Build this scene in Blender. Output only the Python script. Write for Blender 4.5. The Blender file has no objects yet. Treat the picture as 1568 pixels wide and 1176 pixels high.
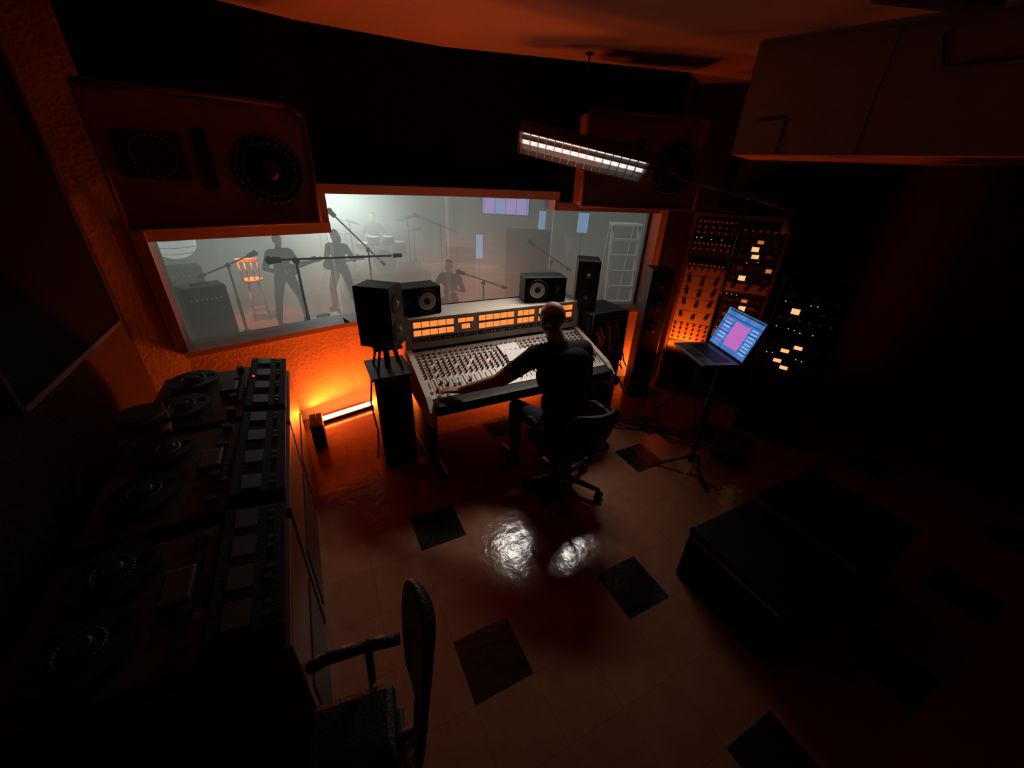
import bpy, bmesh, math, random
from mathutils import Vector, Matrix, Euler
random.seed(7)
C=bpy.context; D=bpy.data; sc=C.scene
sc.view_settings.view_transform='Standard'
sc.view_settings.exposure=0.0
w=D.worlds.new('World'); sc.world=w; w.use_nodes=True
w.node_tree.nodes['Background'].inputs[0].default_value=(0.9,0.3,0.15,1)
w.node_tree.nodes['Background'].inputs[1].default_value=0.0002
ORG=(1,.105,.008)
# ---------------- materials
def pm(name,col,rough=.6,metal=0,var=.15,scale=8,bump=0,bscale=60,em=None,es=0,spec=.5):
    m=D.materials.new(name); m.use_nodes=True; nt=m.node_tree; b=nt.nodes['Principled BSDF']
    tc=nt.nodes.new('ShaderNodeTexCoord'); n=nt.nodes.new('ShaderNodeTexNoise'); n.inputs['Scale'].default_value=scale
    nt.links.new(tc.outputs['Object'],n.inputs['Vector'])
    mx=nt.nodes.new('ShaderNodeMix'); mx.data_type='RGBA'
    mx.inputs[6].default_value=(*[c*(1-var) for c in col],1); mx.inputs[7].default_value=(*[min(1,c*(1+var)) for c in col],1)
    nt.links.new(n.outputs['Fac'],mx.inputs[0]); nt.links.new(mx.outputs[2],b.inputs['Base Color'])
    b.inputs['Roughness'].default_value=rough; b.inputs['Metallic'].default_value=metal
    b.inputs['Specular IOR Level'].default_value=spec
    if bump:
        n2=nt.nodes.new('ShaderNodeTexNoise'); n2.inputs['Scale'].default_value=bscale; n2.inputs['Detail'].default_value=4
        nt.links.new(tc.outputs['Object'],n2.inputs['Vector'])
        bp=nt.nodes.new('ShaderNodeBump'); bp.inputs['Strength'].default_value=bump; bp.inputs['Distance'].default_value=.02
        nt.links.new(n2.outputs['Fac'],bp.inputs['Height']); nt.links.new(bp.outputs[0],b.inputs['Normal'])
    if em: b.inputs['Emission Color'].default_value=(*em,1); b.inputs['Emission Strength'].default_value=es
    return m
black=pm('black_plastic',(.010,.010,.010),.5)
blackgl=pm('black_gloss',(.01,.01,.01),.25)
leather=pm('black_leather',(.008,.007,.007),.5,bump=.2,bscale=90,spec=.3)
cloth=pm('black_cloth',(.006,.006,.006),.95,spec=.1)
casem=pm('case_covering',(.008,.008,.008),.75,spec=.2,bump=.2,bscale=120)
shirt=pm('dark_shirt',(.012,.012,.014),.9,bump=.5,bscale=11,spec=.2)
jeans=pm('dark_jeans',(.010,.011,.016),.9,spec=.2)
skin=pm('skin',(.42,.24,.17),.5,var=.08)
hairm=pm('grey_hair',(.12,.105,.095),.7,scale=60)
hairdk=pm('dark_hair',(.02,.015,.012),.7)
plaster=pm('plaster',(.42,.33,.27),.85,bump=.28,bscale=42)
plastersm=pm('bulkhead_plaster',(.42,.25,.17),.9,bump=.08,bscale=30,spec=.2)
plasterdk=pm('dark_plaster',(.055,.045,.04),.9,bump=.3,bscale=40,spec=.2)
ceilm=pm('ceiling_paint',(.32,.23,.18),.8,var=.3,scale=.8,bump=.1,bscale=20)
trimm=pm('painted_trim',(.45,.36,.3),.5)
woodred=pm('walnut_veneer',(.11,.045,.025),.45,var=.4,scale=5)
spkwood=pm('speaker_walnut',(.26,.11,.065),.5,var=.3,scale=4)
cream=pm('cream_panel',(.66,.60,.50),.45,var=.06)
grey=pm('grey_metal',(.20,.19,.18),.4,.5)
dkgrey=pm('dark_grey_metal',(.04,.04,.04),.45,.3)
steel=pm('brushed_steel',(.5,.5,.5),.3,.9)
alu=pm('aluminium_face',(.42,.36,.30),.35,.3)
deck=pm('deck_plate',(.07,.06,.05),.5,.2)
white=pm('white_paint',(.75,.73,.7),.6)
rubber=pm('rubber',(.015,.015,.015),.7)
redc=pm('red_cable',(.35,.02,.015),.5)
woodor=pm('orange_wood',(.55,.22,.08),.4,var=.3)
conew=pm('white_cone',(.75,.72,.68),.7)
redled=pm('red_led',(.3,0,0),.4,em=(1,.03,.02),es=3)
vu=pm('vu_meter',(.6,.3,.1),.4,em=(1,.29,.06),es=.95,var=.3,scale=30)
vuo=pm('vu_meter_rack',(.6,.35,.15),.4,em=(1,.5,.2),es=1.1)
vud=pm('dim_meter_rack',(.6,.35,.15),.4,em=(1,.3,.1),es=.45)
led=pm('pale_led',(.5,.5,.5),.4,em=(.8,.8,1),es=1.0)
tubeor=pm('orange_tube',(1,.4,.1),.4,em=(1,.2,.04),es=34)
lampw=pm('lamp_tube',(.9,.9,.9),.4,em=(1,.95,.88),es=.85)
reflc=pm('lamp_reflector',(.7,.7,.68),.35,.2,em=(1,.95,.88),es=.26)
def screen_mat(name,c1,c2,es,scale=6):
    m=D.materials.new(name);m.use_nodes=True;nt=m.node_tree;b=nt.nodes['Principled BSDF']
    tc=nt.nodes.new('ShaderNodeTexCoord');v=nt.nodes.new('ShaderNodeTexBrick');v.inputs['Scale'].default_value=scale
    v.inputs['Color1'].default_value=(*c1,1);v.inputs['Color2'].default_value=(*c2,1);v.inputs['Mortar'].default_value=(c1[0]*.5,c1[1]*.5,c1[2]*.6,1)
    nt.links.new(tc.outputs['Object'],v.inputs['Vector']);nt.links.new(v.outputs['Color'],b.inputs['Emission Color'])
    b.inputs['Emission Strength'].default_value=es;b.inputs['Base Color'].default_value=(.02,.02,.02,1);return m
scr=screen_mat('daw_screen',(.05,.20,.62),(.10,.32,.75),.8,14)
scrp=pm('daw_window_pink',(.1,.05,.1),.4,em=(.62,.18,.62),es=.8)
tvm=screen_mat('tv_screen',(.55,.35,.85),(.2,.45,.9),1.1,2)
bluew=pm('blue_glow_panel',(.1,.2,.3),.4,em=(.3,.5,.85),es=1.0)
bluelr=pm('live_room_screen_glow',(.1,.2,.3),.4,em=(.3,.5,.9),es=.9)
# floor tiles
fm=D.materials.new('vinyl_tiles');fm.use_nodes=True;nt=fm.node_tree;b=nt.nodes['Principled BSDF']
def N(t,**k):
    n=nt.nodes.new(t)
    for a,v in k.items(): setattr(n,a,v)
    return n
def M(op,a,bv=None,c=None):
    n=N('ShaderNodeMath',operation=op)
    for i,x in enumerate((a,bv,c)):
        if x is None: continue
        if isinstance(x,(int,float)): n.inputs[i].default_value=x
        else: nt.links.new(x,n.inputs[i])
    return n.outputs[0]
tc=N('ShaderNodeTexCoord');sx=N('ShaderNodeSeparateXYZ');nt.links.new(tc.outputs['Object'],sx.inputs[0])
q1=M('MULTIPLY_ADD',sx.outputs[1],-1/.305,-.32+30);q2=M('MULTIPLY_ADD',sx.outputs[0],1/.305,-.06+30)
f1=M('FLOOR',q1);f2=M('FLOOR',q2)
d=M('MULTIPLY',M('COMPARE',M('MODULO',f1,3),2,.1),M('COMPARE',M('MODULO',f2,3),1,.1))
g1=M('ABSOLUTE',M('SUBTRACT',M('FRACT',q1),.5));g2=M('ABSOLUTE',M('SUBTRACT',M('FRACT',q2),.5))
gr=M('GREATER_THAN',M('MAXIMUM',g1,g2),.493)
no=N('ShaderNodeTexNoise');no.inputs['Scale'].default_value=9;no.inputs['Detail'].default_value=6;nt.links.new(tc.outputs['Object'],no.inputs['Vector'])
wn=N('ShaderNodeTexWhiteNoise');cb=N('ShaderNodeCombineXYZ');nt.links.new(f1,cb.inputs[0]);nt.links.new(f2,cb.inputs[1]);nt.links.new(cb.outputs[0],wn.inputs['Vector'])
fa=M('ADD',M('MULTIPLY',no.outputs['Fac'],.8),M('MULTIPLY',wn.outputs['Value'],.2))
m1=N('ShaderNodeMix',data_type='RGBA');m1.inputs[6].default_value=(.17,.064,.034,1);m1.inputs[7].default_value=(.28,.13,.075,1);nt.links.new(fa,m1.inputs[0])
m2=N('ShaderNodeMix',data_type='RGBA');nt.links.new(d,m2.inputs[0]);nt.links.new(m1.outputs[2],m2.inputs[6]);m2.inputs[7].default_value=(.007,.008,.007,1)
m3=N('ShaderNodeMix',data_type='RGBA');nt.links.new(M('MULTIPLY',gr,.3),m3.inputs[0]);nt.links.new(m2.outputs[2],m3.inputs[6]);m3.inputs[7].default_value=(.04,.025,.015,1)
nt.links.new(m3.outputs[2],b.inputs['Base Color'])
nb=N('ShaderNodeTexNoise');nb.inputs['Scale'].default_value=15;nb.inputs['Detail'].default_value=3;nt.links.new(tc.outputs['Object'],nb.inputs['Vector'])
bp=N('ShaderNodeBump');bp.inputs['Strength'].default_value=.24;bp.inputs['Distance'].default_value=.011;nt.links.new(nb.outputs['Fac'],bp.inputs['Height']);nt.links.new(bp.outputs[0],b.inputs['Normal'])
nt.links.new(M('MULTIPLY_ADD',no.outputs['Fac'],.14,.08),b.inputs['Roughness'])
# ---------------- mesh builder
class B:
    def __init__(s,name): s.n=name;s.bm=bmesh.new();s.m=[]
    def mi(s,m):
        if m not in s.m:s.m.append(m)
        return s.m.index(m)
    def _fin(s,vs,mat,smooth=False):
        i=s.mi(mat)
        for f in {f for v in vs for f in v.link_faces}: f.material_index=i;f.smooth=smooth
    def box(s,c,size,mat,rot=(0,0,0),bev=0):
        Mx=Matrix.Translation(c)@Euler(rot).to_matrix().to_4x4()@Matrix.Diagonal((*size,1))
        r=bmesh.ops.create_cube(s.bm,size=1,matrix=Mx);vs=r['verts'];s._fin(vs,mat)
        if bev:
            es=list({e for v in vs for e in v.link_edges});i=s.mi(mat)
            r2=bmesh.ops.bevel(s.bm,geom=es,offset=bev,segments=2,affect='EDGES',profile=.5)
            for f in r2['faces']: f.material_index=i
        return s
    def cyl(s,p1,p2,r1,mat,r2=None,seg=16,smooth=True):
        p1=Vector(p1);p2=Vector(p2);dv=p2-p1
        if r2 is None:r2=r1
        q=dv.to_track_quat('Z','Y').to_matrix().to_4x4()
        r=bmesh.ops.create_cone(s.bm,cap_ends=True,segments=seg,radius1=max(r1,1e-4),radius2=max(r2,1e-4),depth=dv.length,matrix=Matrix.Translation((p1+p2)/2)@q)
        s._fin(r['verts'],mat,smooth)
        if smooth:
            for f in {f for v in r['verts'] for f in v.link_faces}:
                if len(f.verts)>4: f.smooth=False
        return s
    def sph(s,c,r,mat,rot=(0,0,0),u=16,v=10):
        if not hasattr(r,'__len__'): r=(r,r,r)
        Mx=Matrix.Translation(c)@Euler(rot).to_matrix().to_4x4()@Matrix.Diagonal((*r,1))
        x=bmesh.ops.create_uvsphere(s.bm,u_segments=u,v_segments=v,radius=1,matrix=Mx);s._fin(x['verts'],mat,True);return s
    def tube(s,pts,r,mat,seg=8):
        for a,b_ in zip(pts,pts[1:]): s.cyl(a,b_,r,mat,seg=seg)
        for p in pts[1:-1]: s.sph(p,r,mat,u=8,v=6)
        return s
    def prism(s,poly,z0,z1,mat,Mx=None):
        Mx=Mx or Matrix.Identity(4);n=len(poly)
        a=[s.bm.verts.new(Mx@Vector((*p,z0))) for p in poly];c=[s.bm.verts.new(Mx@Vector((*p,z1))) for p in poly]
        i=s.mi(mat);fs=[s.bm.faces.new(a[::-1]),s.bm.faces.new(c)]
        for k in range(n): fs.append(s.bm.faces.new((a[k],a[(k+1)%n],c[(k+1)%n],c[k])))
        for f in fs:f.material_index=i
        return s
    def ring(s,c,nrm,R,r,mat,seg=28):
        nrm=Vector(nrm).normalized();q=nrm.to_track_quat('Z','Y').to_matrix()
        pts=[Vector(c)+q@Vector((R*math.cos(t*2*math.pi/seg),R*math.sin(t*2*math.pi/seg),0)) for t in range(seg+1)]
        for a,b_ in zip(pts,pts[1:]): s.cyl(a,b_,r,mat,seg=6)
        return s
    def done(s,loc=(0,0,0),rz=0,parent=None,rot=None):
        bmesh.ops.recalc_face_normals(s.bm,faces=s.bm.faces)
        me=D.meshes.new(s.n);s.bm.to_mesh(me);s.bm.free()
        for m in s.m:me.materials.append(m)
        o=D.objects.new(s.n,me);C.collection.objects.link(o);o.location=loc
        o.rotation_euler=rot if rot else (0,0,rz)
        if parent:o.parent=parent
        return o
def seg_boxes(b,pts,z0,z1,th,mat,side=1,ext=0.0,off=0.0):
    for p,q in zip(pts,pts[1:]):
        p=Vector(p);q=Vector(q);dv=(q-p);L=dv.length;dv/=L;n=Vector((-dv.y,dv.x))*side
        c=(p+q)/2+n*(th/2+off);b.box((c.x,c.y,(z0+z1)/2),(L+ext*2,th,z1-z0),mat,rot=(0,0,math.atan2(dv.y,dv.x)))
def area(name,loc,size,power,col,direction,parent=None,sy=None,spread=None):
    l=D.lights.new(name,'AREA');l.energy=power;l.color=col;l.size=size
    if sy:l.shape='RECTANGLE';l.size_y=sy
    if spread:l.spread=math.radians(spread)
    o=D.objects.new(name,l);C.collection.objects.link(o);o.location=loc;o.rotation_euler=Vector(direction).to_track_quat('-Z','Y').to_euler()
    if parent:
        o.parent=parent;o.matrix_parent_inverse=parent.matrix_basis.inverted()
    return o
# ---------------- camera
th,ro,hd=map(math.radians,(28.12,2.65,28.0))
F=Vector((math.sin(hd)*math.cos(th),math.cos(hd)*math.cos(th),-math.sin(th)))
R0=Vector((math.cos(hd),-math.sin(hd),0));U0=Vector((math.sin(hd)*math.sin(th),math.cos(hd)*math.sin(th),math.cos(th)))
R=R0*math.cos(ro)+U0*math.sin(ro);U=-R0*math.sin(ro)+U0*math.cos(ro)
cd=D.cameras.new('camera');co=D.objects.new('camera',cd);C.collection.objects.link(co)
mw=Matrix((R,U,-F)).transposed().to_4x4();mw.translation=(0,0,2.138);co.matrix_world=mw
cd.sensor_width=36;cd.lens=36*597/1568;cd.clip_start=.03;sc.camera=co
# ---------------- control room shell
CEIL=3.0
A_,B_,C_,D_,E_=(-.93,3.47),(.22,3.77),(1.25,3.76),(2.24,3.47),(3.32,3.17)
wl=(-1.15,3.37);G_=(3.75,3.42);H_=(4.6,2.4);I_=(4.7,-1.3);J_=(-1.15,-1.3)
b=B('floor');b.prism([(-1.25,-1.4),(4.8,-1.4),(4.8,3.9),(-1.25,3.9)],-.1,0,fm);b.done()
b=B('ceiling');b.prism([(-1.25,-1.4),(4.8,-1.4),(4.8,3.95),(-1.25,3.95)],CEIL,CEIL+.1,ceilm);b.done()
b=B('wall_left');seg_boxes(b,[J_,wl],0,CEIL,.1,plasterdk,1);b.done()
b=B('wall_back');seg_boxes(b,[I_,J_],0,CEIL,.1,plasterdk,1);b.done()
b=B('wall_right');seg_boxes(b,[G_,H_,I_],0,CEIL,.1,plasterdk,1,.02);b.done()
b=B('wall_front')
seg_boxes(b,[wl,A_],0,CEIL,.12,plaster,1)
seg_boxes(b,[A_,B_,C_,D_,E_],0,.88,.14,plaster,1,.01)
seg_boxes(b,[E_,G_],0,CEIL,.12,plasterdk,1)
seg_boxes(b,[A_,B_],1.74,CEIL,.14,cloth,1,.01)
seg_boxes(b,[B_,C_,D_],2.02,CEIL,.14,cloth,1,.01)
seg_boxes(b,[D_,E_],1.93,CEIL,.14,cloth,1,.01)
b.done()
b=B('trim_1')
seg_boxes(b,[A_,B_],1.66,1.74,.2,trimm,1,0,-.04)
seg_boxes(b,[B_,C_,D_],1.95,2.02,.2,trimm,1,.01,-.04)
seg_boxes(b,[D_,E_],1.86,1.93,.2,trimm,1,0,-.04)
for (x,y),z0,z1,wd in [(A_,.9,1.72,.07),(E_,.9,1.92,.09),((D_[0]-.01,D_[1]+.02),1.86,2.02,.05),((B_[0]-.02,B_[1]+.01),1.70,2.02,.05)]:
    b.box((x,y+.05,(z0+z1)/2),(wd,.2,z1-z0),trimm)
b.done()
b=B('window_sill');seg_boxes(b,[A_,B_,C_,D_,E_],.86,.9,.26,trimm,1,.01,-.10);b.done()
gm=D.materials.new('window_glass');gm.use_nodes=True;nt=gm.node_tree;nt.nodes.remove(nt.nodes['Principled BSDF'])
out=nt.nodes['Material Output'];tr=N('ShaderNodeBsdfTransparent');gl=N('ShaderNodeBsdfGlossy');gl.inputs['Roughness'].default_value=.02;mx=N('ShaderNodeMixShader');fr=N('ShaderNodeFresnel');fr.inputs[0].default_value=1.45
tr.inputs[0].default_value=(.93,.95,.94,1)
nt.links.new(fr.outputs[0],mx.inputs[0]);nt.links.new(tr.outputs[0],mx.inputs[1]);nt.links.new(gl.outputs[0],mx.inputs[2]);nt.links.new(mx.outputs[0],out.inputs[0])
for i,(p,q,zt) in enumerate([(A_,B_,1.7),(B_,C_,1.98),(C_,D_,1.98),(D_,E_,1.9)]):
    b=B('window_%d'%(i+1));seg_boxes(b,[p,q],.88,zt,.008,gm,1,-.005,.07);b.done()
b=B('wall_bulkhead')
b.prism([(3.05,2.34),(3.59,.95),(4.25,-1.25),(4.68,-1.25),(4.58,2.35),(3.7,2.62)],2.345,CEIL-.002,plastersm)
dv=Vector((.54,-1.39,0)).normalized();nn=Vector((-dv.y,dv.x,0))*-1
def bk(t,z):
    p=Vector((3.05,2.34,z))+dv*t+nn*.012; return p
b.tube([bk(.12,2.56),bk(.3,2.57),bk(.3,2.345)],.006,black,6)
for t in (.75,1.5,2.2): b.tube([bk(t,2.35),bk(t,2.99)],.003,plasterdk,6)
b.tube([bk(.95,2.93),bk(1.0,2.78),bk(1.8,2.80)],.007,black,6)
b.done()
for y0,y1 in ((1.95,3.07),(.55,1.75)):
    b=B('acoustic_panel');b.box((0,0,0),(.07,y1-y0,1.5),cloth,bev=.01)
    for s_ in (-1,1):
        b.box((.0,s_*(y1-y0)/2,0),(.085,.025,1.55),plasterdk)
        b.box((.0,0,s_*.765),(.085,y1-y0,.025),deck)
    b.done((-1.105,(y0+y1)/2,2.03))
b=B('ceiling_duct');b.box((0,0,0),(.6,.14,.05),black,rot=(0,0,-.35),bev=.01);b.done((2.95,1.35,2.975))
b=B('ceiling_hook');b.cyl((0,0,0),(0,0,-.12),.006,black);b.cyl((0,0,0),(0,0,-.012),.03,black);b.ring((0,0,-.135),(0,1,0),.015,.004,black,12);b.done((2.25,3.2,3.0))
# ---------------- main monitors
def main_monitor(loc,rz,tilt=0):
    b=B('studio_monitor_speaker');W,Hh,Dp=1.04,.68,.30
    P=[(-W/2,-Hh/2),(W/2,-Hh/2),(W/2,Hh/2-.05),(W/2-.10,Hh/2),(-W/2,Hh/2)]
    b.prism(P,0.012,Dp,spkwood,Matrix.Rotation(math.radians(90),4,'X')@Matrix.Diagonal((1,1,-1,1)))
    for a,c in zip(P,P[1:]+P[:1]): b.cyl((a[0],0,a[1]),(c[0],0,c[1]),.013,woodred,seg=6)
    wx,wz=.26,-.02
    b.cyl((wx,.02,wz),(wx,-.012,wz),.205,black,seg=40);b.ring((wx,-.014,wz),(0,1,0),.19,.012,rubber)
    b.cyl((wx,.0,wz),(wx,-.018,wz),.165,cloth,seg=40)
    b.ring((wx,-.02,wz),(0,1,0),.15,.008,rubber);b.sph((wx,-.015,wz),(.06,.03,.06),black)
    b.box((.055-.12,.004,.02),(.075,.02,.32),black)
    b.box((-.30,.0,.03),(.30,.03,.24),black,bev=.01);b.cyl((-.30,-.018,.03),(-.30,.01,.03),.10,rubber,.05,seg=28)
    b.ring((-.30,-.018,.03),(0,1,0),.10,.007,black)
    for x in (-.46,-.14): 
        for z in (-.07,.13): b.sph((x,-.016,z),.008,dkgrey,u=8,v=6)
    b.box((0,Dp+.015,.0),(.5,.03,.3),black)
    return b.done(loc,rot=(tilt,0,rz))
main_monitor((-.36,3.20,2.125),math.radians(13))
main_monitor((2.71,2.88,2.27),math.radians(-20.8))
# ---------------- near-field speakers
def nearfield(name,loc,rz,flip=1):
    b=B(name);b.box((0,0,0),(.38,.2,.215),black,bev=.006)
    b.box((0,-.101,0),(.37,.004,.205),cloth)
    cx=.075*flip
    b.ring((cx,-.105,0),(0,1,0),.088,.006,black);b.cyl((cx,-.098,0),(cx,-.108,0),.080,conew,.062,seg=28);b.sph((cx,-.106,0),(.028,.014,.028),rubber)
    b.ring((cx,-.108,0),(0,1,0),.05,.0012,grey,seg=20)
    b.cyl((-.11*flip,-.1,0),(-.11*flip,-.107,0),.045,black,seg=24);b.sph((-.11*flip,-.106,0),(.017,.008,.017),dkgrey)
    return b.done(loc,rz)
nearfield('nearfield_speaker',(.69,3.0,1.2605),math.radians(6),1)
nearfield('nearfield_speaker',(1.86,3.0,1.2605),math.radians(-14),-1)
def tall(loc,rz,hh=.43):
    b=B('bookshelf_speaker');b.box((0,0,hh/2),(.20,.26,hh),black,bev=.008)
    b.cyl((0,-.125,hh*.27),(0,-.136,hh*.27),.078,rubber,seg=28);b.cyl((0,-.131,hh*.27),(0,-.138,hh*.27),.06,dkgrey,.04,seg=28);b.sph((0,-.135,hh*.27),(.02,.012,.02),grey)
    b.cyl((0,-.125,hh*.72),(0,-.136,hh*.72),.07,rubber,seg=28);b.cyl((0,-.131,hh*.72),(0,-.138,hh*.72),.04,grey,.02,seg=24);b.sph((0,-.135,hh*.72),(.014,.012,.014),conew)
    return b.done(loc,rz)
tall((.40,2.77,1.021),math.radians(52));tall((2.29,2.93,1.065),math.radians(-32),.44)
b=B('speaker_pedestal');b.box((0,0,.4),(.26,.32,.8),woodred,bev=.008);b.box((0,0,.81),(.3,.36,.02),black,bev=.004)
b.box((0,-.162,.42),(.2,.006,.6),cloth)
b.cyl((0,0,.82),(0,0,1.0),.022,black)
for s1 in(-1,1):
    for s2 in(-1,1): b.cyl((s1*.09,s2*.1,.82),(s1*.05,s2*.07,1.01),.009,black)
b.box((0,0,1.01),(.2,.24,.018),black)
b.tube([(-.14,-.1,.79),(-.17,-.12,.6),(-.15,-.13,.35),(-.18,-.15,.1)],.006,rubber)
b.done((.41,2.79,0))
# ---------------- mixing console
b=B('mixing_console')
X0,X1=.604,2.15;Y0,Y1=2.336,2.84;Z0,Z1=.73,.88
ang=math.atan2(Z1-Z0,Y1-Y0);sl=math.hypot(Z1-Z0,Y1-Y0)
def S(x,t,h=0):
    return (x,Y0+t*math.cos(ang)-h*math.sin(ang),Z0+t*math.sin(ang)+h*math.cos(ang))
W=X1-X0;cx=(X0+X1)/2
b.box(S(cx,sl/2,-.03),(W,sl,.06),cream,rot=(ang,0,0))
for x in (X0-.015,X1+.015):
    Mx=Matrix(((0,0,1,x-.02),(1,0,0,0),(0,1,0,0),(0,0,0,1)))
    b.prism([(Y0-.10,.56),(Y0-.10,.68),(Y0,.755),(Y1,.905),(Y1+.02,1.16),(3.16,1.16),(3.16,.56)],0,.04,cream,Mx)
b.box((cx,Y0-.06,.69),(W,.13,.09),leather,bev=.03)
b.box((cx,2.75,.62),(W,.8,.1),black)
b.box((cx,3.14,.8),(W,.03,.7),black)
for x in (X0+.05,X1-.05):
    b.box((x,2.8,.29),(.07,.6,.58),black,bev=.01);b.box((x,2.72,.02),(.09,.85,.04),black,bev=.01)
b.box((cx,3.1,.35),(W-.1,.02,.42),black)
b.box((cx,3.0,1.14),(W,.32,.02),cream)
b.box((cx,2.875,1.02),(W,.05,.24),cream)
bx=lambda u:X0+u
def meters(u0,u1,n,z,h):
    ww=(u1-u0)/n
    b.box((bx((u0+u1)/2),2.849,z),(u1-u0+.006,.006,h+.01),black)
    for i in range(n): b.box((bx(u0+ww*(i+.5)),2.845,z),(ww-.006,.004,h),vu)
for u0,u1,n in ((.03,.36,5),(.57,.90,5),(.93,1.10,3),(1.14,1.5,5)):
    meters(u0,u1,n,1.098,.046);meters(u0,u1,n,1.032,.046)
meters(.39,.53,2,1.098,.035);meters(.42,.50,1,1.045,.04)
b.box((bx(.77),2.849,.972),(1.5,.004,.034),black)
for i in range(56): b.box((bx(.02+i*.027),2.845,.972),(.012,.006,.014),cream if i%3 else grey)
nch=34
for i in range(nch):
    x=X0+.03+i*(W-.06)/(nch-1)
    b.box(S(x+.022,sl/2,.001),(.002,sl*.96,.003),grey,rot=(ang,0,0))
    for k,t in enumerate((.47,.435,.40)):
        b.box(S(x,t,.004),(.022,.016,.010),black if (i+k)%5 else grey,rot=(ang,0,0))
    for k,t in enumerate((.365,.335,.305,.275,.245,.215)):
        m=[black,black,dkgrey,black,redc,black][(k+i//8)%6]
        if random.random()<.9: b.cyl(S(x,t,0),S(x,t,.02),.0095,m,.008,seg=8)
    b.box(S(x,.105,.002),(.006,.13,.004),black,rot=(ang,0,0))
    t=.06+random.random()*.09
    b.box(S(x,t,.012),(.014,.024,.018),black if i%5 else white,rot=(ang,0,0))
    if random.random()<.5:b.box(S(x,.185,.004),(.01,.01,.006),white,rot=(ang,0,0))
b.box(S(cx+.02,.385,.014),(.18,.13,.004),white,rot=(ang,0,.08))
b.box(S(cx+.05,.28,.024),(.2,.14,.004),white,rot=(ang,0,-.15))
b.done()
b=B('patchbay_rack')
b.box((0,.02,.53),(.44,.38,1.06),black,bev=.01)
b.box((0,-.175,.78),(.40,.01,.48),blackgl)
for r in range(6):
    for i in range(18): b.cyl((-.18+i*.021,-.178,.98-r*.05),(-.18+i*.021,-.186,.98-r*.05),.005,steel if (i+r)%3 else black,seg=6)
for i in range(30):
    x=random.uniform(-.18,.18);x2=x+random.uniform(-.12,.12);z=random.uniform(.72,.95);dp=random.uniform(.05,.12)
    b.tube([(x,-.18,z),(x,-.2-dp*.4,z-.03),(x*.7+x2*.3,-.2-dp*.7,z-.2),(x2,-.19-dp*.5,z-.28),(x2,-.18,z-.22)],.0055,redc if i%4 else rubber,6)
for s_ in (-1,1): b.tube([(s_*.2,-.18,1.06),(s_*.2,-.2,.55)],.012,black)
for i in range(4): b.cyl((-.15+.1*i,-.18,.52),(-.15+.1*i,-.2,.52),.025,steel,seg=16)
b.box((0,-.18,.45),(.4,.02,.09),grey)
for i in range(3): b.cyl((-.14+i*.14,-.18,.36),(-.14+i*.14,-.26,.36),.045,black,seg=18);b.ring((-.14+i*.14,-.262,.36),(0,1,0),.045,.004,steel,18)
b.done((2.43,2.86,0))
# ---------------- office chairs
def office_chair(name,loc,rz,backtop=.9,arms=True,by=-.27,sw=.48,thin=1.0,base=.29):
    b=B(name)
    for i in range(5):
        a=math.radians(72*i+20);e=(base*math.cos(a),base*math.sin(a))
        b.cyl((0,0,.12),(e[0],e[1],.085),.028,black,.016);b.cyl((e[0],e[1],.09),(e[0],e[1],.05),.01,black)
        for s_ in(-1,1): b.cyl((e[0]-s_*.012*math.sin(a),e[1]+s_*.012*math.cos(a),.03),(e[0]-s_*.03*math.sin(a),e[1]+s_*.03*math.cos(a),.03),.03,rubber,seg=14)
    b.cyl((0,0,.1),(0,0,.4),.028,dkgrey);b.cyl((0,0,.1),(0,0,.22),.04,black)
    b.box((0,-.02,.40),(.2,.26,.035),black,bev=.01)
    b.box((0,.02,.445),(sw,sw-.04,.07),leather,bev=.03)
    b.tube([(0,by+.12,.41),(0,by,.45),(0,by-.015,.62)],.02,black)
    hh=backtop;z0=.56;nx,nz=14,12;vs=[]
    for side in (0,1):
        for j in range(nz+1):
            for i in range(nx+1):
                a=-1+2*i/nx;t=j/nz;wd=.22*(1-.35*abs(2*t-1)**3)
                x=a*wd;z=z0+(hh-z0)*(t-.06*a*a*(1 if t>.5 else -1)*abs(2*t-1));y=by+.07*thin*a*a-.05*t*t-(.035 if side else 0)*(1-.6*a*a)
                vs.append(b.bm.verts.new((x,y,z)))
    n1=(nx+1)*(nz+1);I=lambda s_,i,j:s_*n1+j*(nx+1)+i;fi=b.mi(leather);fs=[]
    for j in range(nz):
        for i in range(nx):
            fs.append(b.bm.faces.new([vs[k] for k in (I(0,i,j),I(0,i+1,j),I(0,i+1,j+1),I(0,i,j+1))]))
            fs.append(b.bm.faces.new([vs[k] for k in (I(1,i,j+1),I(1,i+1,j+1),I(1,i+1,j),I(1,i,j))]))
    for i in range(nx):
        for j in (0,nz):
            fs.append(b.bm.faces.new([vs[I(0,i,j)],vs[I(1,i,j)],vs[I(1,i+1,j)],vs[I(0,i+1,j)]]))
    for j in range(nz):
        for i in (0,nx):
            fs.append(b.bm.faces.new([vs[I(0,i,j)],vs[I(0,i,j+1)],vs[I(1,i,j+1)],vs[I(1,i,j)]]))
    for f in fs:f.material_index=fi;f.smooth=True
    if arms:
        ax=sw/2+.035
        for s_ in (-1,1):
            b.tube([(s_*(ax-.07),-.05,.42),(s_*ax,-.05,.43),(s_*ax,-.06,.63)],.014,black)
            b.tube([(s_*ax,-.17,.645),(s_*ax,-.05,.66),(s_*ax,.08,.655),(s_*ax,.13,.63)],.022,leather)
    return b.done(loc,rz)
office_chair('office_chair',(1.47,1.86,0),0,.86)
office_chair('office_chair',(-.14,.70,0),math.radians(82),1.06,by=-.20,sw=.34,thin=.3,base=.22)
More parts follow.
